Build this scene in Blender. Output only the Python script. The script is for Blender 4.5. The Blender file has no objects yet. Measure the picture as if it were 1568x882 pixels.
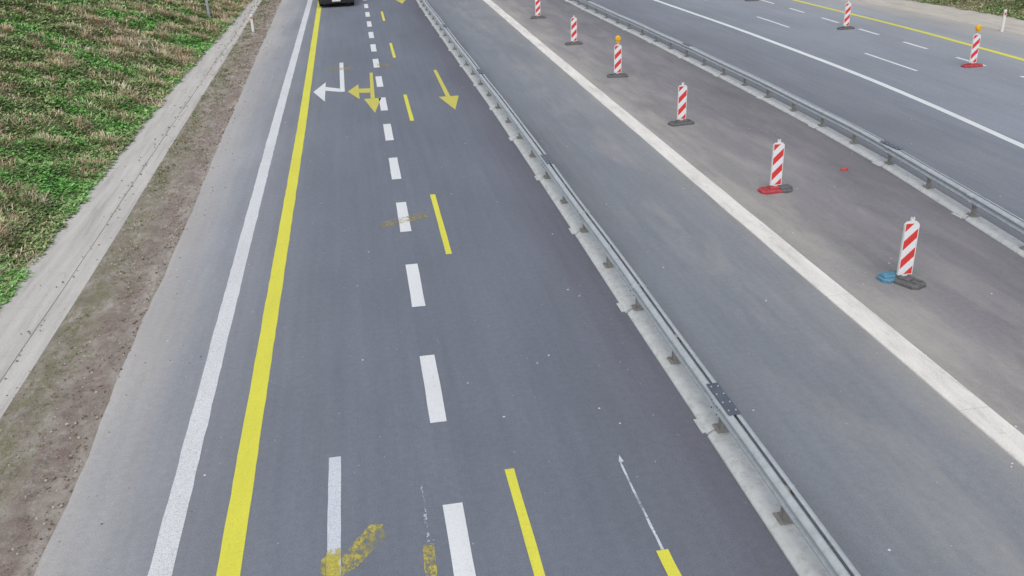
import bpy, math, random
import numpy as np
from mathutils import Vector, Matrix
random.seed(3); rng=np.random.default_rng(7)
scn=bpy.context.scene; col=scn.collection
def lin(c):
    c=c/255.0
    return c/12.92 if c<=0.04045 else ((c+0.055)/1.055)**2.4
def L3(r,g,b,k=1.0): return (lin(r)*k,lin(g)*k,lin(b)*k,1)

# ------------------------------------------------------------ curves (plan, metres)
def curve(pts):
    pts=sorted(pts); ys=np.array([p[0] for p in pts],float); xs=np.array([p[1] for p in pts],float)
    yy=np.arange(-60,420,0.5); xx=np.interp(yy,ys,xs)
    k=np.ones(13)/13; xp=np.pad(xx,6,mode='edge'); xx=np.convolve(xp,k,'valid')
    return lambda y: np.interp(y,yy,xx)
C_asph=curve([(9,-4.27),(12.6,-4.3),(16,-4.34),(21,-4.36),(29,-4.45),(66,-4.75)])
C_wl=curve([(9,-2.83),(14,-2.86),(30,-2.88),(65,-2.78)])
C_rail=curve([(7,4.47),(20,4.49),(28,4.49),(41,4.36),(57,4.25)])
C_strip=curve([(9,8.22),(15,8.22),(25,8.25),(39,8.29),(60,8.41)])
C_railR=curve([(8,12.15),(15,12.74),(17.3,12.96),(19,13.15),(20.5,13.3),(23,13.42),(26,13.47),(31,13.55),(42,13.45),(53,13.2)])
C_wr=curve([(15,17.1),(21.7,17.65),(26.6,18.11),(32.6,18.39),(43.5,18.42),(56,18.1)])
C_yr=curve([(25,25.2),(32.3,25.54),(37,25.7),(41.4,25.8),(52.3,25.5)])
C_er=curve([(30,29.6),(37.5,29.3),(51,28.5)])
NOM=np.array([-4.35,-2.85,4.47,8.25,13.3,18.2,25.6,29.0]); CS=[C_asph,C_wl,C_rail,C_strip,C_railR,C_wr,C_yr,C_er]
def warp(xn,y):
    r=np.array([c(y) for c in CS],float)
    if xn<NOM[0]: return r[0]+(xn-NOM[0])
    if xn>NOM[-1]: return r[-1]+(xn-NOM[-1])
    return float(np.interp(xn,NOM,r))

# ------------------------------------------------------------ node helpers
def newmat(name):
    m=bpy.data.materials.new(name); m.use_nodes=True
    nt=m.node_tree; nt.nodes.clear()
    out=nt.nodes.new('ShaderNodeOutputMaterial'); b=nt.nodes.new('ShaderNodeBsdfPrincipled')
    nt.links.new(b.outputs[0],out.inputs[0])
    return m,nt,b,out
class N:
    def __init__(s,nt): s.nt=nt
    def set(s,sock,v):
        if isinstance(v,bpy.types.NodeSocket): s.nt.links.new(v,sock)
        elif v is not None: sock.default_value=v
    def pos(s):
        return s.nt.nodes.new('ShaderNodeTexCoord').outputs['Object']
    def mapping(s,v,scale=(1,1,1),loc=(0,0,0),rot=(0,0,0)):
        n=s.nt.nodes.new('ShaderNodeMapping'); s.set(n.inputs['Vector'],v); n.inputs['Scale'].default_value=scale
        n.inputs['Location'].default_value=loc; n.inputs['Rotation'].default_value=rot; return n.outputs[0]
    def noise(s,v,scale,detail=3,rough=.55,dist=0):
        n=s.nt.nodes.new('ShaderNodeTexNoise'); s.set(n.inputs['Vector'],v)
        n.inputs['Scale'].default_value=scale; n.inputs['Detail'].default_value=detail
        n.inputs['Roughness'].default_value=rough; n.inputs['Distortion'].default_value=dist; return n.outputs['Fac']
    def vor(s,v,scale,out='Distance'):
        n=s.nt.nodes.new('ShaderNodeTexVoronoi'); s.set(n.inputs['Vector'],v); n.inputs['Scale'].default_value=scale
        return n.outputs[out]
    def mr(s,v,a,b,c=0,d=1):
        n=s.nt.nodes.new('ShaderNodeMapRange'); s.set(n.inputs['Value'],v)
        for i,x in zip(('From Min','From Max','To Min','To Max'),(a,b,c,d)): n.inputs[i].default_value=x
        return n.outputs[0]
    def math(s,op,a,b=0.0):
        n=s.nt.nodes.new('ShaderNodeMath'); n.operation=op; s.set(n.inputs[0],a); s.set(n.inputs[1],b); return n.outputs[0]
    def mix(s,f,a,b,mode='MIX'):
        n=s.nt.nodes.new('ShaderNodeMix'); n.data_type='RGBA'; n.blend_type=mode
        s.set(n.inputs[0],f); s.set(n.inputs[6],a); s.set(n.inputs[7],b); return n.outputs[2]
    def ramp(s,f,stops,interp='LINEAR'):
        n=s.nt.nodes.new('ShaderNodeValToRGB'); s.set(n.inputs[0],f); cr=n.color_ramp; cr.interpolation=interp
        while len(cr.elements)>1: cr.elements.remove(cr.elements[-1])
        cr.elements[0].position=stops[0][0]; cr.elements[0].color=stops[0][1]
        for p,c in stops[1:]:
            e=cr.elements.new(p); e.color=c
        return n.outputs[0]
    def attr(s,name,out='Fac'):
        n=s.nt.nodes.new('ShaderNodeAttribute'); n.attribute_name=name; return n.outputs[out]
    def bump(s,b,h,dist=.01,strength=.5):
        n=s.nt.nodes.new('ShaderNodeBump'); s.set(n.inputs['Height'],h); n.inputs['Distance'].default_value=dist
        n.inputs['Strength'].default_value=strength; s.nt.links.new(n.outputs[0],b.inputs['Normal'])
    def alpha(s,b,out,fac):
        t=s.nt.nodes.new('ShaderNodeBsdfTransparent'); m=s.nt.nodes.new('ShaderNodeMixShader')
        s.set(m.inputs[0],fac); s.nt.links.new(t.outputs[0],m.inputs[1]); s.nt.links.new(b.outputs[0],m.inputs[2])
        s.nt.links.new(m.outputs[0],out.inputs[0])

# ------------------------------------------------------------ materials
def g3(x): return (x,x,x,1)
def mat_asphalt():
    m,nt,b,out=newmat('asphalt'); n=N(nt); p=n.pos(); lat=n.attr('lat')
    w=n.noise(n.mapping(p,(1,.12,1)),1.3,2)
    latw=n.math('ADD',lat,n.mr(w,0.2,.8,-.3,.3))
    prof=[(-4.4,(166,163,160)),(-3.9,(155,155,156)),(-3.3,(139,142,147)),(-2.6,(124,128,135)),(-1.5,(112,117,126)),(0,(107,112,122)),
          (1.8,(107,112,122)),(3.2,(104,108,118)),(4.2,(97,98,107)),(4.7,(103,106,113)),(5.3,(118,123,129)),(6.2,(121,126,132)),(7.4,(124,127,132)),(7.95,(131,133,134)),
          (8.5,(150,147,143)),(9.2,(136,134,133)),(10.4,(125,123,125)),(12,(117,115,119)),(13,(111,110,114)),(13.8,(111,114,121)),(15,(114,118,126)),
          (17.8,(122,127,135)),(19,(128,133,141)),(22,(132,137,145)),(25.4,(140,144,150)),(27,(147,150,153)),(29,(164,160,153))]
    c=n.ramp(n.mr(latw,-5,30),[((x+5)/35,L3(*v,1.13)) for x,v in prof])
    s1=n.mr(n.noise(n.mapping(p,(1,.3,1)),.45,4,.6),.3,.7,.91,1.09)
    s2=n.mr(n.noise(n.mapping(p,(5,.12,1)),1.0,3,.6),.3,.7,.95,1.05)
    s3=n.mr(n.noise(p,50,2,.8),.3,.7,.82,1.18)
    s4=n.mr(n.noise(p,9,2,.7),.3,.7,.94,1.06)
    f=n.math('MULTIPLY',n.math('MULTIPLY',s1,s2),n.math('MULTIPLY',s3,s4))
    c=n.mix(1.0,c,f,'MULTIPLY')
    dm=n.ramp(n.mr(lat,-5,30),[(0,g3(.5)),(.03,g3(.35)),(.06,g3(.03)),(.27,g3(.02)),(.3,g3(.05)),(.325,g3(.5)),(.345,g3(.45)),(.365,g3(.2)),(.385,g3(.95)),(.44,g3(.55)),(.5,g3(.3)),(.53,g3(.1)),(.9,g3(.1)),(.97,g3(.7))])
    dn=n.mr(n.noise(n.mapping(p,(1,.22,1),rot=(0,0,.08)),1.1,5,.68,.3),.46,.70)
    c=n.mix(n.math('MULTIPLY',dm,n.math('MULTIPLY',dn,.6)),c,L3(184,178,169))
    sm=n.ramp(n.mr(lat,-5,30),[(0,g3(.2)),(.36,g3(.2)),(.40,g3(.7)),(.52,g3(.8)),(.54,g3(.15)),(1,g3(.1))])
    sn=n.mr(n.noise(n.mapping(p,(1,.4,1),loc=(7,3,0)),.7,5,.65),.52,.75)
    c=n.mix(n.math('MULTIPLY',sm,n.math('MULTIPLY',sn,.45)),c,L3(78,77,82))
    pz=n.mapping(p,(1,1,0)); d=n.vor(pz,2.1); pick=n.noise(pz,1.7,1)
    chip=n.math('MULTIPLY',n.math('LESS_THAN',d,.036),n.math('GREATER_THAN',pick,.45))
    d2=n.vor(pz,5.3); chip2=n.math('MULTIPLY',n.math('LESS_THAN',d2,.07),n.math('GREATER_THAN',n.noise(pz,3.1,1),.54))
    c=n.mix(n.math('MULTIPLY',chip,.9),c,L3(220,223,225)); c=n.mix(n.math('MULTIPLY',chip2,.5),c,L3(182,185,186))
    nt.links.new(c,b.inputs['Base Color']); b.inputs['Roughness'].default_value=.85
    b.inputs['Specular IOR Level'].default_value=.3
    n.bump(b,n.noise(p,70,1,.8),.005,.4); return m
def mat_paint(name,colr,speck=.15,wear=.25,alpha=None,scale=45,under=(122,126,134),edge=.33,amul=1.0):
    m,nt,b,out=newmat(name); n=N(nt); p=n.pos()
    base=n.mix(n.mr(n.noise(n.mapping(p,(1,.3,1)),1.5,4,.65),.35,.7,0,.35),L3(*colr),L3(*[int(q*.86) for q in colr]))
    c=n.mix(n.math('MULTIPLY',n.mr(n.noise(p,scale,2,.7),.42,.62),speck),base,L3(*under))
    wn=n.math('MULTIPLY',n.mr(n.noise(p,14,4,.75),.57,.66),wear)
    c=n.mix(wn,c,L3(*under))
    nt.links.new(c,b.inputs['Base Color']); b.inputs['Roughness'].default_value=.7
    if alpha:
        lo,hi=alpha; a=n.mr(n.noise(n.mapping(p,(1,.6,1)),11,5,.8),lo,hi); a2=n.mr(n.noise(p,2.2,1),.25,.5,.35*amul,amul)
        n.alpha(b,out,n.math('MULTIPLY',a,a2))
    return m
def mat_simple(name,rgb,rough=.6,metal=0,var=.12,scale=8,bump=0,dirt=None):
    m,nt,b,out=newmat(name); n=N(nt); p=n.pos()
    nn=n.noise(p,scale,4,.65)
    c=n.mix(1.0,L3(*rgb),n.mr(nn,.3,.7,1-var,1+var),'MULTIPLY')
    if dirt: c=n.mix(n.mr(n.noise(p,scale*2.3,4,.7),.5,.75,0,dirt[1]),c,L3(*dirt[0]))
    nt.links.new(c,b.inputs['Base Color']); b.inputs['Roughness'].default_value=rough; b.inputs['Metallic'].default_value=metal
    if bump: n.bump(b,n.noise(p,scale*5,3,.7),bump,.6)
    return m
def mat_attr(name,rough=.8):
    m,nt,b,out=newmat(name); n=N(nt); c=n.attr('Col','Color'); nt.links.new(c,b.inputs['Base Color'])
    b.inputs['Roughness'].default_value=rough; b.inputs['Specular IOR Level'].default_value=.25
    return m
def mat_dirt():
    m,nt,b,out=newmat('dirt'); n=N(nt); p=n.pos(); t=n.attr('t')
    a=n.noise(n.mapping(p,(1,.5,1)),1.9,6,.75); c=n.ramp(a,[(.28,L3(120,110,100)),(.42,L3(147,137,127)),(.55,L3(166,157,148)),(.72,L3(190,183,174))])
    tw=n.math('ADD',t,n.mr(n.noise(n.mapping(p,(1,.3,1)),2,4,.7),.3,.7,-.14,.14))
    rut=n.ramp(tw,[(.42,g3(0)),(.58,g3(.7)),(.70,g3(.65)),(.82,g3(0))]); c=n.mix(n.math('MULTIPLY',rut,n.mr(n.noise(p,5,4,.7),.35,.6)),c,L3(128,110,102))
    moss=n.ramp(tw,[(.0,g3(.6)),(.22,g3(.9)),(.40,g3(.45)),(.55,g3(0))])
    g=n.math('MULTIPLY',moss,n.mr(n.noise(n.mapping(p,(1,.6,1),loc=(3,9,0)),3.4,5,.8),.40,.58)); c=n.mix(g,c,L3(122,120,90))
    dk=n.mr(n.noise(n.mapping(p,(1,.5,1)),7,5,.85),.52,.68,0,.65); c=n.mix(dk,c,L3(92,83,74))
    lt=n.mr(n.noise(p,31,3,.8),.58,.72,0,.6); c=n.mix(lt,c,L3(200,194,185))
    nt.links.new(c,b.inputs['Base Color']); b.inputs['Roughness'].default_value=.95
    n.bump(b,n.noise(p,24,4,.8),.035,.8); return m
def mat_concrete(name,base,joint=1.0,jf=.5,streak=(1.6,.35,1),dirt=.5):
    m,nt,b,out=newmat(name); n=N(nt); p=n.pos()
    a=n.noise(n.mapping(p,streak),1.4,5,.7); k=lambda f:L3(*[min(255,int(q*f)) for q in base])
    c=n.ramp(a,[(.28,k(.84)),(.45,k(.95)),(.6,k(1.0)),(.78,k(1.06))])
    if jf>0:
        sep=nt.nodes.new('ShaderNodeSeparateXYZ'); nt.links.new(p,sep.inputs[0])
        fr=n.math('FRACT',n.math('DIVIDE',sep.outputs[1],joint)); j=n.math('LESS_THAN',n.math('ABSOLUTE',n.math('SUBTRACT',fr,.5)),.012/joint)
        c=n.mix(n.math('MULTIPLY',j,jf),c,k(.6))
    d=n.mr(n.noise(n.mapping(p,(1,.4,1)),6,5,.8),.58,.72,0,dirt); c=n.mix(d,c,L3(142,130,116))
    c=n.mix(1.0,c,n.mr(n.noise(p,40,2,.8),.3,.7,.9,1.1),'MULTIPLY')
    nt.links.new(c,b.inputs['Base Color']); b.inputs['Roughness'].default_value=.9
    n.bump(b,n.noise(p,30,2,.7),.008,.6); return m
def mat_soil():
    m,nt,b,out=newmat('grass_soil'); n=N(nt); p=n.pos()
    a=n.noise(p,2.2,5,.7); c=n.ramp(a,[(.3,(.08,.14,.04,1)),(.45,(.13,.19,.07,1)),(.58,(.22,.21,.11,1)),(.72,(.34,.29,.19,1))])
    nt.links.new(c,b.inputs['Base Color']); b.inputs['Roughness'].default_value=.95
    n.bump(b,n.noise(p,9,4,.75),.06,1); return m

M_as=mat_asphalt(); M_white=mat_paint('white_road_paint',(228,231,231),.12,.2)
M_wl=mat_paint('white_textured_paint',(228,230,231),.42,.35,scale=60)
M_wthin=mat_paint('white_worn_paint',(214,220,226),.35,.4,scale=60)
M_yel=mat_paint('yellow_road_paint',(228,224,74),.22,.2,scale=60,under=(155,150,95))
M_yel2=mat_paint('yellow_arrow_paint',(214,205,88),.3,.6,scale=40,under=(135,130,105))
M_ysm=mat_paint('yellow_faded_paint',(208,194,78),.3,.5,alpha=(.42,.56),amul=.9)
M_ysm2=mat_paint('yellow_faint_paint',(190,174,90),.3,.5,alpha=(.42,.62),amul=.75)
M_wsm=mat_paint('white_faded_paint',(210,216,220),.3,.5,alpha=(.5,.56))
M_wtr=mat_paint('white_trace_paint',(216,222,226),.3,.3,alpha=(.38,.46))
M_dirt=mat_dirt(); M_con=mat_concrete('gutter_concrete',(196,193,187),2.0,.16,(3.5,.18,1)); M_strip=mat_concrete('strip_concrete',(230,227,219),4.0,.25,dirt=.35)
M_conR=mat_concrete('roadside_concrete',(192,186,174),1.5,.1)
M_soil=mat_soil(); M_grass=mat_attr('grass_blades')
M_steel=mat_simple('galvanised_steel',(186,192,195),.5,.2,.10,5,0,((145,146,143),.4))
M_steell=mat_simple('light_galvanised_steel',(202,205,203),.6,.1,.10,4,0,((150,145,136),.55))
M_steeld=mat_simple('dark_steel',(96,104,114),.5,.3,.15,6)
M_post=mat_simple('weathered_steel',(150,147,141),.6,.2,.2,9)

# ------------------------------------------------------------ mesh helpers
def mk(name,verts,faces,mat,parent=None,smooth=False):
    me=bpy.data.meshes.new(name); me.from_pydata([tuple(v) for v in verts],[],faces); me.update()
    if mat is not None:
        for q in (mat if isinstance(mat,list) else [mat]): me.materials.append(q)
    o=bpy.data.objects.new(name,me); col.objects.link(o)
    if parent: o.parent=parent
    if smooth:
        for f in me.polygons: f.use_smooth=True
    return o
def empty(name,loc=(0,0,0),rz=0):
    e=bpy.data.objects.new(name,None); col.objects.link(e); e.location=loc; e.rotation_euler=(0,0,rz); e.empty_display_size=.3; return e
class MB:
    def __init__(s): s.v=[]; s.f=[]; s.mi=[]
    def add(s,v,f,mi=0):
        o=len(s.v); s.v+=[tuple(q) for q in v]; s.f+=[tuple(i+o for i in q) for q in f]; s.mi+=[mi]*len(f)
    def box(s,x0,x1,y0,y1,z0,z1,mi=0,bev=0.0):
        b=bev
        if b<=0:
            v=[(x0,y0,z0),(x1,y0,z0),(x1,y1,z0),(x0,y1,z0),(x0,y0,z1),(x1,y0,z1),(x1,y1,z1),(x0,y1,z1)]
            s.add(v,[(0,3,2,1),(4,5,6,7),(0,1,5,4),(1,2,6,5),(2,3,7,6),(3,0,4,7)],mi)
        else:
            s.prism([(x0+b,y0),(x1-b,y0),(x1,y0+b),(x1,y1-b),(x1-b,y1),(x0+b,y1),(x0,y1-b),(x0,y0+b)],z0,z1-b,mi,top=b)
    def prism(s,poly,z0,z1,mi=0,top=0.0):
        n=len(poly); cx=sum(p[0] for p in poly)/n; cy=sum(p[1] for p in poly)/n
        v=[(x,y,z0) for x,y in poly]+[(x,y,z1) for x,y in poly]
        f=[tuple(range(n))[::-1]]+[(i,(i+1)%n,n+(i+1)%n,n+i) for i in range(n)]
        if top>0:
            def sh(x,c): 
                d=x-c; return c+ (abs(d)-min(top,abs(d)*.5))*(1 if d>0 else -1)
            v+=[(sh(x,cx),sh(y,cy),z1+top) for x,y in poly]
            f+=[(n+i,n+(i+1)%n,2*n+(i+1)%n,2*n+i) for i in range(n)]+[tuple(range(2*n,3*n))]
        else: f+=[tuple(range(n,2*n))]
        s.add(v,f,mi)
    def cyl(s,p0,p1,r,n=16,mi=0,r1=None):
        p0=Vector(p0);p1=Vector(p1);d=(p1-p0).normalized(); a=d.orthogonal().normalized(); b=d.cross(a); r1=r if r1 is None else r1
        v=[p0+a*math.cos(t)*r+b*math.sin(t)*r for t in [2*math.pi*i/n for i in range(n)]]+[p1+a*math.cos(t)*r1+b*math.sin(t)*r1 for t in [2*math.pi*i/n for i in range(n)]]
        s.add(v,[(i,(i+1)%n,n+(i+1)%n,n+i) for i in range(n)]+[tuple(range(n))[::-1],tuple(range(n,2*n))],mi)
    def obj(s,name,mats,parent=None,smooth=False):
        o=mk(name,s.v,s.f,mats,parent,smooth); o.data.polygons.foreach_set('material_index',s.mi); o.data.update(); return o
def ribbon(name,xl,xr,y0,y1,z,mat,step=.5,jit=0.0,parent=None):
    n=max(2,int((y1-y0)/step)+1); ys=np.linspace(y0,y1,n); v=[];f=[]
    for i,y in enumerate(ys):
        a=warp(xl,y); b=warp(xr,y)
        v+=[(a+random.uniform(-jit,jit),y,z),(b+random.uniform(-jit,jit),y,z)]
        if i: k=2*i; f.append((k-2,k-1,k+1,k))
    return mk(name,v,f,mat,parent)

# ------------------------------------------------------------ ground + road
mk('ground',[(-900,-300,-.35),(900,-300,-.35),(900,1500,-.35),(-900,1500,-.35)],[(0,1,2,3)],M_soil)
ys=np.concatenate([np.arange(-30,90,.5),np.arange(90,401,10.0)])
lats=np.concatenate([np.linspace(NOM[i],NOM[i+1],6)[:-1] for i in range(len(NOM)-1)]+[[NOM[-1]]])
v=[];f=[];la=[]; ej=0
for i,y in enumerate(ys):
    r=np.array([c(y) for c in CS]); xs=np.interp(lats,NOM,r)
    ej=ej*.7+random.uniform(-.025,.025); xs[0]+=ej
    for x,l in zip(xs,lats): v.append((x,y,0)); la.append(l)
n=len(lats)
for i in range(len(ys)-1):
    for j in range(n-1): a=i*n+j; f.append((a,a+1,a+n+1,a+n))
road=mk('road',v,f,M_as); at=road.data.attributes.new('lat','FLOAT','POINT'); at.data.foreach_set('value',la)

marks=empty('road_markings')
Z=.004
ribbon('edge_line_white',-2.99,-2.71,-30,300,Z,M_wl,.3,.008,marks)
def yc(y): return float(np.interp(y,[8,11,20,30,65],[-2.05,-2.05,-2.04,-2.03,-2.14]))
def crib(name,fx,w,y0,y1,mat,step=.3,jit=.006,z=Z):
    n=max(2,int((y1-y0)/step)+1); v=[];f=[]
    for i,y in enumerate(np.linspace(y0,y1,n)):
        x=fx(y) if callable(fx) else fx; a,b=-w/2+random.uniform(-jit,jit),w/2+random.uniform(-jit,jit)
        v+=[(x+a,y,z),(x+b,y,z)]
        if i: k=2*i; f.append((k-2,k-1,k+1,k))
    return mk(name,v,f,mat,marks)
crib('edge_line_yellow',yc,.27,-30,300,M_yel,z=Z)
dc=lambda y: float(np.interp(y,[8,20,32,60],[.61,.67,.70,.79]))
for i in range(-6,40): crib('lane_dash_white',dc,.245,7.35+4*i,9.42+4*i,M_white,.5,.004)
yd=lambda y: float(np.interp(y,[10,20,33,57],[1.44,1.48,1.54,1.64]))
for i in range(-2,12): crib('lane_dash_yellow',yd,.125,5.95+11.83*i,10.0+11.83*i,M_yel,.5,.004)
def poly(name,pts,mat,z=Z): return mk(name,[(x,y,z) for x,y in pts],[tuple(range(len(pts)))],mat,marks)
poly('white_arrow_shaft',[(-.84,41.0),(-.67,41.0),(-.63,34.9),(-.80,34.9)],M_white)
poly('white_arrow_arm',[(-.805,34.9),(-.81,35.5),(-1.36,36.0),(-1.36,35.3)],M_white)
poly('white_arrow_head',[(-1.365,36.9),(-1.80,35.2),(-1.345,33.4)],M_white)
poly('yellow_arrow_shaft',[(.39,38.3),(.51,38.3),(.44,33.4),(.29,33.4)],M_yel2)
poly('yellow_arrow_tip',[(.05,33.39),(.67,33.39),(.37,31.1)],M_yel2)
poly('yellow_arrow_arm',[(.31,34.4),(.33,35.2),(-.10,35.25),(-.10,34.5)],M_yel2)
poly('yellow_arrow_side_tip',[(-.105,36.1),(-.105,33.4),(-.52,34.85)],M_yel2)
poly('yellow_arrow_shaft',[(2.98,38.0),(3.11,38.0),(3.13,32.9),(2.97,32.9)],M_yel2)
poly('yellow_arrow_tip',[(2.71,32.89),(3.44,32.89),(3.07,30.75)],M_yel2)
poly('yellow_arrow_shaft',[(3.02,67),(3.15,67),(3.15,62.6),(3.02,62.6)],M_yel2)
poly('yellow_arrow_tip',[(2.76,62.59),(3.42,62.59),(3.08,60.6)],M_yel2)
crib('worn_arrow_white',-.855,.165,3.5,10.78,M_wthin,.3,.004)
crib('worn_arrow_yellow',-.86,.16,3.5,8.86,M_ysm,.2,.004,z=Z+.004)
crib('worn_arrow_yellow_core',-.87,.14,3.5,8.75,M_yel2,.2,.01,z=Z+.002)
poly('yellow_smear',[(-.78,8.36),(-.76,8.70),(-.58,9.0),(-.42,9.22),(-.26,9.2),(-.25,8.92),(-.42,8.72),(-.58,8.5)],M_ysm)
poly('yellow_smear',[(-1.02,8.5),(-1.0,8.7),(-.95,8.75),(-.95,8.4)],M_ysm)
crib('white_worn_trace',2.92,.032,8.05,9.85,M_wtr,.2,.006); poly('white_worn_tip',[(2.90,9.84),(2.97,9.84),(2.95,10.0)],M_wthin)
crib('yellow_trace',2.92,.15,3.5,8.05,M_yel,.2,.012,z=Z+.002)
crib('yellow_trace_faded',.24,.13,3.5,8.72,M_ysm,.2,.012); crib('white_trace_faded',.26,.035,8.7,9.94,M_wsm,.2,.006)
poly('yellow_smear_across',[(.10,19.7),(.12,20.05),(.6,20.3),(1.27,20.55),(1.24,20.15),(.6,19.9)],M_ysm2,Z+.003)
poly('yellow_smear_across',[(-1.3,39.4),(-1.3,40.0),(-.25,39.8),(-.25,39.2)],M_ysm2,Z+.003)
poly('yellow_smear_across',[(.75,39.6),(.75,40.3),(1.3,40.0),(1.3,39.4)],M_ysm2,Z+.003)
ribbon('edge_line_white_far',18.2-.13,18.2+.13,-30,300,Z,M_white,.5,.004,marks)
ribbon('edge_line_yellow_far',25.6-.13,25.6+.13,-30,300,Z,M_yel,.5,.004,marks)
fx=lambda y: float(np.interp(y,[32,45],[20.67,20.88]))
for i in range(-4,14): crib('lane_dash_white',fx,.13,31.9+11.3*i-.2,35.6+11.3*i,M_white,.5,.004)
fx2=lambda y: float(np.interp(y,[30,41,50],[23.5,23.62,23.8]))
for i in range(-8,24): crib('lane_dash_white',fx2,.15,31.9+3.9*i-.15,33.6+3.9*i,M_white,.5,.004)

# concrete strip – raised slab
v=[];f=[]; yy=np.arange(-30,301,1.0); pr=[(-.24,-.02),(-.225,.018),(0,.022),(.225,.018),(.24,-.02)]
for i,y in enumerate(yy):
    x=float(C_strip(y))+random.uniform(-.008,.008)
    v+=[(x+a,y,z) for a,z in pr]
    if i:
        for j in range(len(pr)-1): a=(i-1)*len(pr)+j; f.append((a,a+1,a+len(pr)+1,a+len(pr)))
mk('concrete_drain_strip',v,f,M_strip)

# left gutter
C_gL=curve([(15,-7.26),(24,-7.33),(30,-7.36),(38,-7.35),(50,-7.1),(67,-6.85)]); C_gR=curve([(12,-5.78),(19,-5.75),(27,-5.84),(43,-5.9),(67,-6.03)])
v=[];f=[]; yy=np.concatenate([np.arange(-30,90,.5),np.arange(90,301,5)]); K=[(0,-.1),(0.003,.07),(.3,.045),(.685,.0),(.692,-.02),(.708,-.02),(.715,.012),(.985,.05),(1.0,-.1)]
for i,y in enumerate(yy):
    a,b=float(C_gL(y)),float(C_gR(y))
    v+=[(a+(b-a)*k,y,z+.003*math.sin(y*1.7)) for k,z in K]; m_=len(K)
    if i:
        for j in range(m_-1): q=(i-1)*m_+j; f.append((q,q+1,q+m_+1,q+m_))
mk('drainage_gutter',v,f,M_con)
def bumpy(x,y):
    return .02*math.sin(x*5.1+y*1.3)+.015*math.sin(x*9-y*3.7)+.012*math.sin(y*7.1+x*2)
v=[];f=[]; nx=14; ta=[]
for i,y in enumerate(yy):
    a,b=float(C_gR(y))-.02,float(C_asph(y))+.2
    for j in range(nx):
        t=j/(nx-1); x=a+(b-a)*t; e=math.sin(math.pi*t)
        z=(.045*(1-t)-.03*t)+e*(.02+bumpy(x,y)+random.uniform(-.012,.012))
        v.append((x,y,z)); ta.append(t)
    if i:
        for j in range(nx-1): q=(i-1)*nx+j; f.append((q,q+1,q+nx+1,q+nx))
vg=mk('verge',v,f,M_dirt,smooth=True); at=vg.data.attributes.new('t','FLOAT','POINT'); at.data.foreach_set('value',ta)

# embankments
def hbank(d,slope,top):
    d=max(d,0); return min(slope*d*(1-math.exp(-d*1.5)),top)
def lump(x,y): return .06*math.sin(x*1.9+y*.8)*math.sin(y*1.3-x*.6)+.04*math.sin(x*4.1-y*2.3)+.03*math.sin(y*5.3+x*3.3)
def bank(name,edge,sgn,slope,top):
    v=[];f=[]; yy=np.concatenate([np.arange(-30,100,.5),np.arange(100,301,10)]); ds=np.concatenate([np.arange(0,20,.4),np.arange(20,61,5)])
    for i,y in enumerate(yy):
        e=float(edge(y))
        for d in ds:
            x=e+sgn*d; z=.03+hbank(d,slope,top)+(lump(x,y) if d>.3 else 0)*min(1,d); v.append((x,y,z))
        m_=len(ds)
        if i:
            for j in range(m_-1):
                q=(i-1)*m_+j; f.append((q,q+1,q+m_+1,q+m_))
    return mk(name,v,f,M_soil,smooth=True)
bank('grass_embankment',C_gL,-1,.42,6)
C_bR=curve([(30,32.6),(41,31.9),(50,31.0),(60,30.3)])
bank('grass_embankment',C_bR,1,.3,4)
v=[];f=[]
for i,y in enumerate(yy):
    a=float(C_er(y)); b=float(C_bR(y)); v+=[(a-.02,y,-.01),(a,y,.02),(a+(b-a)*.45,y,.03),(a+(b-a)*.5,y,-.03),(b+.05,y,.05)]
    if i:
        for j in range(4): q=(i-1)*5+j; f.append((q,q+1,q+6,q+5))
mk('roadside_pavement',v,f,M_conR)

# ------------------------------------------------------------ vegetation (one object per mass)
def vnoise(x,y,s,seed):
    r=np.random.default_rng(seed); G=r.random((64,64)); x=x*s; y=y*s
    xi=np.floor(x).astype(int); yi=np.floor(y).astype(int); fx=x-xi; fy=y-yi; fx=fx*fx*(3-2*fx); fy=fy*fy*(3-2*fy)
    g=lambda a,b:G[a%64,b%64]
    return (g(xi,yi)*(1-fx)+g(xi+1,yi)*fx)*(1-fy)+(g(xi,yi+1)*(1-fx)+g(xi+1,yi+1)*fx)*fy
def fbm(x,y,s,seed): return (vnoise(x,y,s,seed)+.5*vnoise(x,y,s*2.1,seed+1)+.25*vnoise(x,y,s*4.3,seed+2))/1.75
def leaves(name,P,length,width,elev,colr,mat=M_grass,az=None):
    n=len(P); az=rng.random(n)*2*np.pi if az is None else az; ce=np.cos(elev); se=np.sin(elev)
    d=np.stack([np.cos(az)*ce,np.sin(az)*ce,se],1); s=np.stack([-np.sin(az),np.cos(az),np.zeros(n)],1)
    droop=np.stack([np.cos(az)*ce,np.sin(az)*ce,se*.35],1)
    L=length[:,None]; W=width[:,None]
    V=np.stack([P,P+d*L*.5+s*W*.5,P+d*L*.5+droop*L*.5,P+d*L*.5-s*W*.5],1).reshape(-1,3)
    me=bpy.data.meshes.new(name); me.vertices.add(4*n); me.vertices.foreach_set('co',V.ravel())
    me.loops.add(4*n); me.loops.foreach_set('vertex_index',np.arange(4*n,dtype=np.int32))
    me.polygons.add(n); me.polygons.foreach_set('loop_start',np.arange(0,4*n,4,dtype=np.int32))
    me.update(calc_edges=True)
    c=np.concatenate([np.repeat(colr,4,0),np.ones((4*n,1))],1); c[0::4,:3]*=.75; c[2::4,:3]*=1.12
    a=me.color_attributes.new('Col','FLOAT_COLOR','POINT'); a.data.foreach_set('color',c.ravel().astype(np.float32))
    me.materials.append(mat); o=bpy.data.objects.new(name,me); col.objects.link(o); return o
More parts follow.
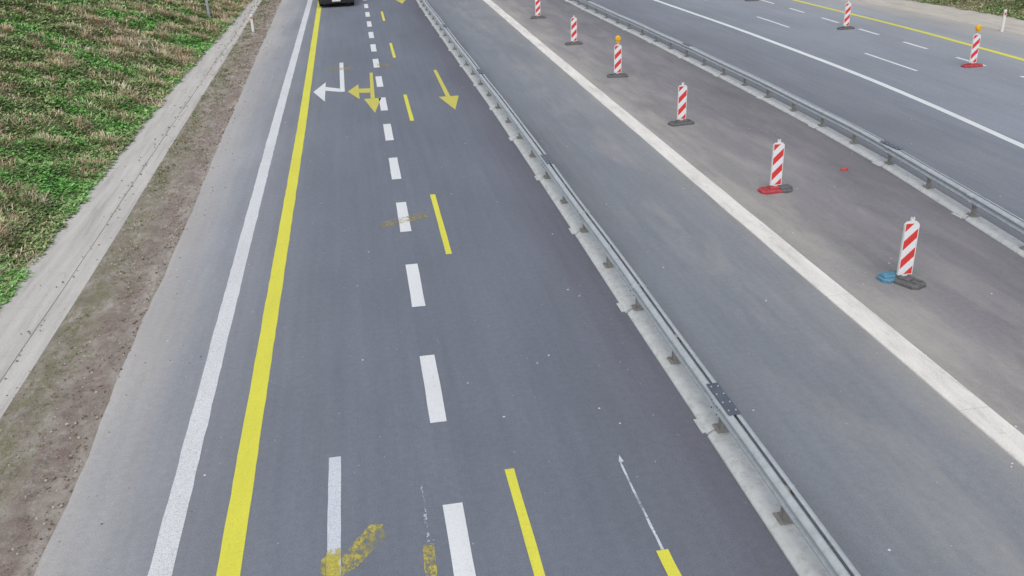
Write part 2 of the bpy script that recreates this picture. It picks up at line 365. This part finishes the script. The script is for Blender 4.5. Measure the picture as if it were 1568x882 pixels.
def zb(edge,sgn,X,Y,slope,top):
    D=sgn*(X-edge(Y)); dd=np.clip(D,0,None); H=np.minimum(slope*dd*(1-np.exp(-dd*1.5)),top)
    lu=.06*np.sin(X*1.9+Y*.8)*np.sin(Y*1.3-X*.6)+.04*np.sin(X*4.1-Y*2.3)+.03*np.sin(Y*5.3+X*3.3)
    return .03+H+lu*np.minimum(1,D)*(D>.3),D
GREENS=np.array([[.24,.43,.13],[.20,.36,.11],[.30,.50,.17],[.16,.28,.09],[.33,.42,.18]]); STRAW=np.array([[.62,.51,.34],[.52,.40,.27],[.68,.60,.43],[.42,.32,.22]])
def veg(name,edge,sgn,slope,top,y0,y1,dmax,dens,ref,ntuss):
    Ys=[];Ds=[]
    for y in np.arange(y0,y1,1.0):
        k=int(dens*(ref/max(y,ref*.8))**1.3*dmax); Ys.append(y+rng.random(k)); Ds.append(rng.random(k)*dmax)
    Y=np.concatenate(Ys); D=np.concatenate(Ds); X=edge(Y)+sgn*(D-.14+.12*fbm(Y,Y*0,2.0,5)*2-.12)
    pat=fbm(X,Y*.8,.5,11); pat2=fbm(X,Y,1.5,31); clump=fbm(X,Y,3.4,51); hol=fbm(X,Y,1.1,61)
    # thin the cover where the patch noise is high so soil and litter show
    keep=rng.random(len(X))<np.clip(1.35-1.4*np.clip(pat2-.35,0,1)*1.6,.35,1)
    X,Y,D,pat,pat2,clump,hol=[q[keep] for q in (X,Y,D,pat,pat2,clump,hol)]; n=len(X)
    straw=((pat*.6+pat2*.4+rng.normal(0,.05,n))>.60)|(rng.random(n)<.10)
    sc=np.clip((Y/ref),.8,4)**.45
    bright=(.7+.55*clump)*(.8+.4*rng.random(n))*(.85+.3*hol)
    vivid=np.clip((fbm(X,Y,.28,71)-.45)*4,0,1)[:,None]
    colr=GREENS[rng.integers(0,5,n)]*bright[:,None]
    colr=colr*(1-vivid)*np.array([1.12,.93,1.1])+colr*vivid*np.array([.8,1.18,.85])
    cs=STRAW[rng.integers(0,4,n)]*(.6+.55*rng.random(n))[:,None]; colr[straw]=cs[straw]
    length=np.where(straw,rng.uniform(.12,.28,n),rng.uniform(.07,.16,n))*sc*(.7+.6*clump)
    width=np.where(straw,rng.uniform(.014,.026,n),rng.uniform(.035,.08,n))*sc
    elev=np.where(straw,rng.uniform(.2,1.2,n),rng.uniform(-.1,.8,n))
    Zz,_=zb(edge,sgn,X,Y,slope,top)
    P=np.stack([X,Y,Zz+np.where(straw,0,rng.random(n)*.13*clump)],1)
    az=rng.random(n)*2*np.pi
    ls=[(P,length,width,elev,colr,az)]
    for i in range(ntuss):
        y=y0+rng.random()**1.1*(y1-y0); d=abs(rng.normal(0,1))*3.2+.15 if rng.random()<.7 else rng.random()*dmax
        r=rng.uniform(.12,.5); k=int(rng.uniform(60,160)); a=rng.random(k)*2*np.pi; q=rng.random(k)**.6*r
        x=float(edge(y))+sgn*d; Px=x+np.cos(a)*q; Py=y+np.sin(a)*q*1.2
        zz,_=zb(edge,sgn,Px,Py,slope,top); s_=min(max(y/ref,.8),4)**.35
        c0=STRAW[rng.integers(0,4)]*rng.uniform(.8,1.1); c=c0*(.65+.55*rng.random(k))[:,None]
        ls.append((np.stack([Px,Py,zz],1),rng.uniform(.16,.42,k)*s_*(r/.3)**.4,rng.uniform(.012,.026,k)*s_,rng.uniform(.3,1.4,k),c,a+rng.normal(0,.7,k)))
    Z_=[np.concatenate([l[j] for l in ls]) for j in range(6)]
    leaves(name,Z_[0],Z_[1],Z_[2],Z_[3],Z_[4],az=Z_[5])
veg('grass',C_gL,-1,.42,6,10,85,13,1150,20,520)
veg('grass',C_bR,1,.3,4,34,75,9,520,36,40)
k=12000; Y=8+rng.random(k)**1.3*65; e0=C_gR(Y); e1=C_asph(Y); t=rng.beta(1.1,2.9,k); X=e0+(e1-e0)*t
msk=(fbm(X*1.5,Y*.6,1.8,91)+rng.normal(0,.04,k))>.5; X=X[msk];Y=Y[msk]; k=len(X); st=rng.random(k)<.5
colr=np.where(st[:,None],STRAW[rng.integers(0,4,k)]*.6,GREENS[rng.integers(0,5,k)]*.6)
sc=np.clip(Y/15,.8,4)**.6
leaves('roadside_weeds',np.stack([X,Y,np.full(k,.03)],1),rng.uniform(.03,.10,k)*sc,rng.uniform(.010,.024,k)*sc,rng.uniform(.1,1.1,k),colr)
mb=MB()
def stone(x,y,z,r,mi):
    pts=[(x+r*random.uniform(.5,1.2)*math.cos(a),y+r*random.uniform(.5,1.2)*math.sin(a)) for a in [i*math.pi/2.5+random.random()*.5 for i in range(5)]]
    mb.prism(pts,z-.01,z+r*.3,mi,top=r*.3)
for i in range(3600):
    y=8+random.random()**1.2*60; a,b=float(C_gR(y)),float(C_asph(y)); t=random.random()**.8
    stone(a+(b-a)*t,y,.04*(1-t)+.008,random.uniform(.006,.020)*(1+y/45),random.choice([0,0,1,2]))
for i in range(420):
    y=13+random.random()*55; a,b=float(C_gL(y)),float(C_gR(y)); t=random.choice([random.random(),random.gauss(.70,.06),random.gauss(.95,.05)])
    t=min(max(t,.02),.98); stone(a+(b-a)*t,y,.035,random.uniform(.006,.02)*(1+y/50),random.choice([0,2,0]))
for i in range(160):   # grit that has washed onto the road shoulder
    y=7+random.random()**1.3*50; t=abs(random.gauss(0,.5)); stone(float(C_asph(y))+.05+t,y,.004,random.uniform(.006,.016)*(1+y/50),random.choice([0,1,2]))
mb.obj('gravel',[mat_simple('clod_brown',(146,132,118),.95),mat_simple('stone_grey',(182,177,168),.9),mat_simple('clod_dark',(116,104,92),.95)])

# ------------------------------------------------------------ guard rails
def barrier(name,C,y0,y1,splice,first):
    root=empty(name)
    W=[(0,.33),(.0,.34),(.04,.362),(.055,.385),(.04,.41),(.0,.435),(-.004,.445),(.0,.455),(.04,.48),(.055,.505),(.04,.528),(.0,.55),(-.035,.56),(-.036,.54)]
    for nm,sg in (('left_beam',-1),('right_beam',1)):
        v=[];f=[]; yy=np.arange(y0,y1,.5)
        for i,y in enumerate(yy):
            x=float(C(y))+.006*math.sin(y*.55); v+=[(x+sg*(.06+a),y,z+.008*math.sin(y*.9)) for a,z in W]; m_=len(W)
            if i:
                for j in range(m_-1): q=(i-1)*m_+j; f.append((q,q+1,q+m_+1,q+m_))
        mk(nm,v,f,M_steel,root,True)
    mp=MB(); mb2=MB(); mc=MB()
    y=y0
    while y<y1:
        x=float(C(y)); mp.box(x-.03,x+.03,y-.045,y+.045,.085,.53,0); mp.box(x-.056,x+.056,y-.07,y+.07,.40,.49,0)
        mp.box(x-.09,x+.09,y-.11,y+.11,.085,.10,0)
        for q in (-.07,.07): mp.cyl((x-.065,y+q,.10),(x-.065,y+q,.125),.014,6,0)
        y+=2.0
    y=y0; k=0
    while y<y1:
        o=random.uniform(-.02,.02); x0=float(C(y))+o; x1=float(C(y+3.97))+o*.3
        P=[(-.205,0.0),(-.20,.02),(-.145,.06),(-.13,.075),(.13,.075),(.145,.06),(.20,.02),(.205,0.0)]
        m_=len(P); v=[(x0+a,y+.015,z) for a,z in P]+[(x1+a,y+3.965,z) for a,z in P]
        mb2.add(v,[(j,j+1,m_+j+1,m_+j) for j in range(m_-1)]+[tuple(range(m_)),tuple(range(m_,2*m_))[::-1]],0)
        mb2.box(x0-.265,x0-.202,y+.05,y+.40,.004,.020,0)
        xs=float(C(y))+.006*math.sin(y*.55)
        for sg in (-1,1):
            v=[(xs+sg*(.0635+a),y+dy,z) for dy in (-.16,.16) for a,z in W[:12]]; mc.add(v,[(j,j+1,13+j,12+j) for j in range(11)],1)
            for zz in (.385,.505):
                for q in (-.1,.1): mc.cyl((xs+sg*.11,y+q,zz),(xs+sg*.128,y+q,zz),.012,6,0)
        if k%splice==first:
            mc.box(xs-.085,xs+.085,y-.42,y+.42,.562,.572,0)
            for q in (-.32,-.11,.11,.32):
                for r in (-.05,.05): mc.cyl((xs+r,y+q,.572),(xs+r,y+q,.583),.012,8,1)
        y+=4.0; k+=1
    mp.obj('posts',[M_post],root); mb2.obj('base_rail',[M_steell],root); mc.obj('splice_plates',[M_steeld,M_steel],root)
# joints fall at y = 10.2, 14.2, 18.2 ...
barrier('guard_rail',C_rail,-13.8,180,3,0)
barrier('guard_rail',C_railR,-11.0,180,4,0)

# ------------------------------------------------------------ beacons
M_red=mat_simple('red_reflective',(220,62,58),.45,0,.08,12,0,((190,90,84),.4)); M_wp=mat_simple('white_reflective',(232,234,236),.45,0,.05,12,0,((190,185,178),.45))
M_fr=mat_simple('beacon_frame_plastic',(226,226,224),.5,0,.06,9,0,((180,176,170),.4)); M_rub=mat_simple('recycled_rubber',(96,96,98),.85,0,.25,14,.01,((135,130,122),.6))
M_rubR=mat_simple('red_base_plastic',(176,66,72),.7,0,.2,10,0,((92,76,74),.6)); M_rubB=mat_simple('blue_base_plastic',(88,138,162),.7,0,.2,10,0,((66,76,82),.5))
M_amb=mat_simple('amber_lens',(240,182,24),.3,0,.05,9); M_lh=mat_simple('lamp_housing',(225,170,30),.5)
def clip(poly,a,b,c):
    out=[]
    for i in range(len(poly)):
        p,q=poly[i],poly[(i+1)%len(poly)]; dp=a*p[0]+b*p[1]+c; dq=a*q[0]+b*q[1]+c
        if dp>=0: out.append(p)
        if dp*dq<0: t=dp/(dp-dq); out.append((p[0]+(q[0]-p[0])*t,p[1]+(q[1]-p[1])*t))
    return out
def base_plate(e,name,mat,L=.8,W=.4,ox=0,oy=0,z0=0,rz=0):
    m=MB(); a,b=L/2,W/2
    m.prism([(-a+.08,-b),(a-.08,-b),(a,-b+.08),(a,b-.08),(a-.08,b),(-a+.08,b),(-a,b-.08),(-a,-b+.08)],z0,z0+.05,0,top=.025)
    m.box(-.17,.17,-.11,.11,z0+.072,z0+.125,0,.02)
    for s in (-1,1):
        m.box(s*(a-.13)-.05,s*(a-.13)+.05,-.09,-.065,z0+.072,z0+.10,0); m.box(s*(a-.13)-.05,s*(a-.13)+.05,.065,.09,z0+.072,z0+.10,0)
    o=m.obj(name,[mat],e); o.location=(ox,oy,0); o.rotation_euler=(0,0,rz); return o
def beacon(x,y,rz=0,base=None,lamp=False,br=None,tilt=0):
    e=empty('traffic_beacon',(x,y,0),rz); w,z0,z1=.14,.15,1.20
    body=MB()
    ol=[(-w,z0),(w,z0),(w,z1-.05),(w-.05,z1),(-w+.05,z1),(-w,z1-.05)]
    n=len(ol); v=[(a,-.025,b) for a,b in ol]+[(a,.025,b) for a,b in ol]
    body.add(v,[tuple(range(n)),tuple(range(n,2*n))[::-1]]+[(i,n+i,n+(i+1)%n,(i+1)%n) for i in range(n)],0)
    body.box(-.035,.035,-.02,.02,z1-.005,z1+.05,0); body.box(-.035,-.015,-.018,.018,z1+.05,z1+.085,0); body.box(.015,.035,-.018,.018,z1+.05,z1+.085,0)
    body.box(-.05,.05,-.02,.02,.10,z0+.002,0)
    body.obj('panel',[M_fr],e)
    m=MB(); wi=w-.018; za,zb_=z0+.02,z1-.03
    for side in (-1,1):
        yy_=side*.0275; rect=[(-wi,za),(wi,za),(wi,zb_),(-wi,zb_)]
        pitch=.185; k=-6
        while True:
            lo=za-.33+k*pitch
            if lo>zb_+.5: break
            s=1.0
            pl=clip(clip(rect,-s,1,-lo),s,-1,lo+pitch)
            if len(pl)>=3: m.add([(a,yy_,b) for a,b in pl],[tuple(range(len(pl))) if side<0 else tuple(range(len(pl)))[::-1]],0 if k%2 else 1)
            k+=1
    m.obj('stripes',[M_red,M_wp],e)
    base_plate(e,'base',base or M_rub,rz=br if br is not None else 0)
    if lamp:
        l=MB(); l.box(-.07,.07,-.05,.05,z1+.085,z1+.14,1,.01)
        l.cyl((0,-.05,z1+.24),(0,.05,z1+.24),.10,20,0); l.cyl((0,-.065,z1+.24),(0,-.05,z1+.24),.075,20,0,.1); l.cyl((0,.065,z1+.24),(0,.05,z1+.24),.075,20,0,.1)
        l.obj('warning_lamp',[M_amb,M_lh],e)
    e.rotation_euler=(0,tilt,rz)
    return e
e=beacon(9.68,14.3,-.05,M_rub,False,-1.1); base_plate(e,'blue_base',M_rubB,.42,.34,-.20,.14,.003,.15)
e2=beacon(9.66,19.9,-.02,M_rubR,False,.1); base_plate(e2,'dark_base',M_rub,.34,.36,.22,-.04,.004,.2)
beacon(9.66,26.7,.03,None,False,.12); beacon(9.76,34.3,-.04,None,True,-.1); beacon(9.85,42,.02); beacon(9.92,50.9); beacon(10.0,60); beacon(10.1,70)
beacon(22.99,31.8,-.05,M_rubR,True,.15); beacon(23.06,41.6,-.03,None,False,.1); beacon(23.2,53)

def delineator(x,y,z=0,h=.95):
    e=empty('delineator_post',(x,y,z)); m=MB()
    pr=[(-.06,-.045),(.06,-.045),(.05,.02),(.02,.05),(-.02,.05),(-.05,.02)]
    m.prism(pr,-.1,h-.02,0,top=.02)
    m.obj('post',[M_fr],e); r=MB(); r.box(-.04,.04,-.05,-.043,h-.24,h-.12,0); r.obj('reflector',[M_red],e)
delineator(-5.38,51.6); delineator(28.95,38.4,.02)
e=empty('traffic_sign',(-8.15,56.0,.2)); m=MB(); m.cyl((0,0,-.2),(0,0,3.6),.075,16,0); m.cyl((0,0,-.05),(0,0,.22),.13,12,1); m.cyl((0,0,3.6),(0,0,3.62),.07,12,0)
m.obj('pole',[mat_simple('pole_steel',(170,178,184),.5,.2),M_con],e)
m=MB(); m.prism([(-.45,-.02),(.45,-.02),(.45,0),(-.45,0)],2.6,3.5,0); m.box(-.43,.43,-.026,-.0205,2.63,3.47,1); o=m.obj('plate',[M_steel,mat_simple('sign_blue',(40,80,160),.5)],e); o.location=(0,-.09,0)
m=MB(); m.prism([(-.1,-.03),(.02,-.05),(.11,-.01),(.1,.04),(-.02,.03),(-.09,.04)],0,.03,0,top=.015); o=m.obj('plastic_debris',[mat_simple('debris_red',(200,64,54),.6)]); o.location=(12.05,21.0,.004)

# ------------------------------------------------------------ van (front towards the bridge)
def van(x,y):
    e=empty('van',(x,y,0)); blk=mat_simple('black_car_paint',(24,26,30),.25,.1,.05,3); gl=mat_simple('dark_glass',(28,34,40),.08,0,.02,2)
    pl=mat_simple('black_plastic',(30,30,32),.6); lg=mat_simple('headlamp_glass',(200,205,210),.15); wh=mat_simple('number_plate',(225,225,220),.5); rim=mat_simple('wheel_rim',(150,152,155),.35,.7)
    prof=[(0,.32,.62,1.02),(.15,.28,.98,1.10),(.9,.25,1.18,1.14),(1.6,.25,1.95,1.12),(2.0,.25,2.12,1.08),(4.8,.28,2.12,1.08),(5.0,.35,2.0,1.06)]
    v=[];f=[]
    for yy_,zb_,zt,hw in prof:
        r=min(.28,(zt-zb_)*.3); hb=hw
        v+=[(-hb+.06,yy_,zb_),(-hb,yy_,zb_+.12),(-hb,yy_,zb_+(zt-zb_)*.5),(-hb+r*.5,yy_,zt-r*.6),(-hb+r,yy_,zt),(hb-r,yy_,zt),(hb-r*.5,yy_,zt-r*.6),(hb,yy_,zb_+(zt-zb_)*.5),(hb,yy_,zb_+.12),(hb-.06,yy_,zb_)]
    for i in range(len(prof)-1):
        for j in range(10): a=i*10+j; b=i*10+(j+1)%10; f.append((a,b,b+10,a+10))
    f+=[tuple(range(10))[::-1],tuple(range(60,70))]
    mk('body',v,f,blk,e)
    m=MB(); m.add([(-.95,.86,1.2),(.95,.86,1.2),(.82,1.58,1.93),(-.82,1.58,1.93)],[(0,1,2,3)],0); o=m.obj('windscreen',[gl],e); o.location=(0,-.03,.02)
    m=MB(); m.box(-1.08,1.08,-.12,.1,.26,.52,0,.04); m.box(-.6,.6,-.03,0.02,.62,.85,0); m.obj('bumper_grille',[pl],e)
    m=MB(); m.box(-.26,.26,-.135,-.121,.36,.47,0); m.obj('number_plate',[wh],e)
    m=MB(); 
    for s in (-1,1): m.box(s*.8-.18,s*.8+.18,-.02,.12,.66,.86,0,.03)
    m.obj('headlamps',[lg],e)
    m=MB()
    for s in (-1,1):
        for wy in (.95,4.0):
            m.cyl((s*.86,wy,.35),(s*1.09,wy,.35),.35,24,0); m.cyl((s*1.09,wy,.35),(s*1.1,wy,.35),.2,16,1)
        m.box(s*1.22-.1,s*1.22+.1,1.2,1.3,1.35,1.62,0)
    m.obj('wheels_mirrors',[pl,rim],e)
van(-1.02,60.6)

# ------------------------------------------------------------ light
w=bpy.data.worlds.new('World'); scn.world=w; w.use_nodes=True; nt=w.node_tree; bg=nt.nodes['Background']
sky=nt.nodes.new('ShaderNodeTexSky'); sky.sky_type='NISHITA'; sky.sun_disc=False; sky.sun_elevation=math.radians(55); sky.sun_rotation=math.radians(200)
sky.dust_density=3; sky.air_density=1.0
hs=nt.nodes.new('ShaderNodeHueSaturation'); hs.inputs['Saturation'].default_value=.5; nt.links.new(sky.outputs[0],hs.inputs['Color']); nt.links.new(hs.outputs[0],bg.inputs['Color']); bg.inputs['Strength'].default_value=.15
sl=bpy.data.lights.new('sun','SUN'); sl.energy=1.1; sl.angle=math.radians(60); sl.color=(1,.985,.96); so=bpy.data.objects.new('sun',sl); col.objects.link(so)
el,az=math.radians(55),math.radians(200); d=Vector((math.sin(az)*math.cos(el),math.cos(az)*math.cos(el),math.sin(el))); so.rotation_euler=d.to_track_quat('Z','Y').to_euler(); so.location=(0,0,30)
# ------------------------------------------------------------ camera
F=1400.0; Yc=Vector((-262,623,-F)).normalized(); Zc=Vector((-.035,1,(623+262*.035)/F)).normalized(); Xc=Yc.cross(Zc)
cd=bpy.data.cameras.new('camera'); cam=bpy.data.objects.new('camera',cd); col.objects.link(cam)
cam.matrix_world=Matrix.Translation((0,0,7.2))@Matrix((Xc,Yc,Zc)).to_4x4(); cd.sensor_width=36; cd.lens=F/1568*36; cd.clip_end=3000; scn.camera=cam
scn.view_settings.view_transform='Standard'; scn.view_settings.look='None'; scn.view_settings.exposure=0
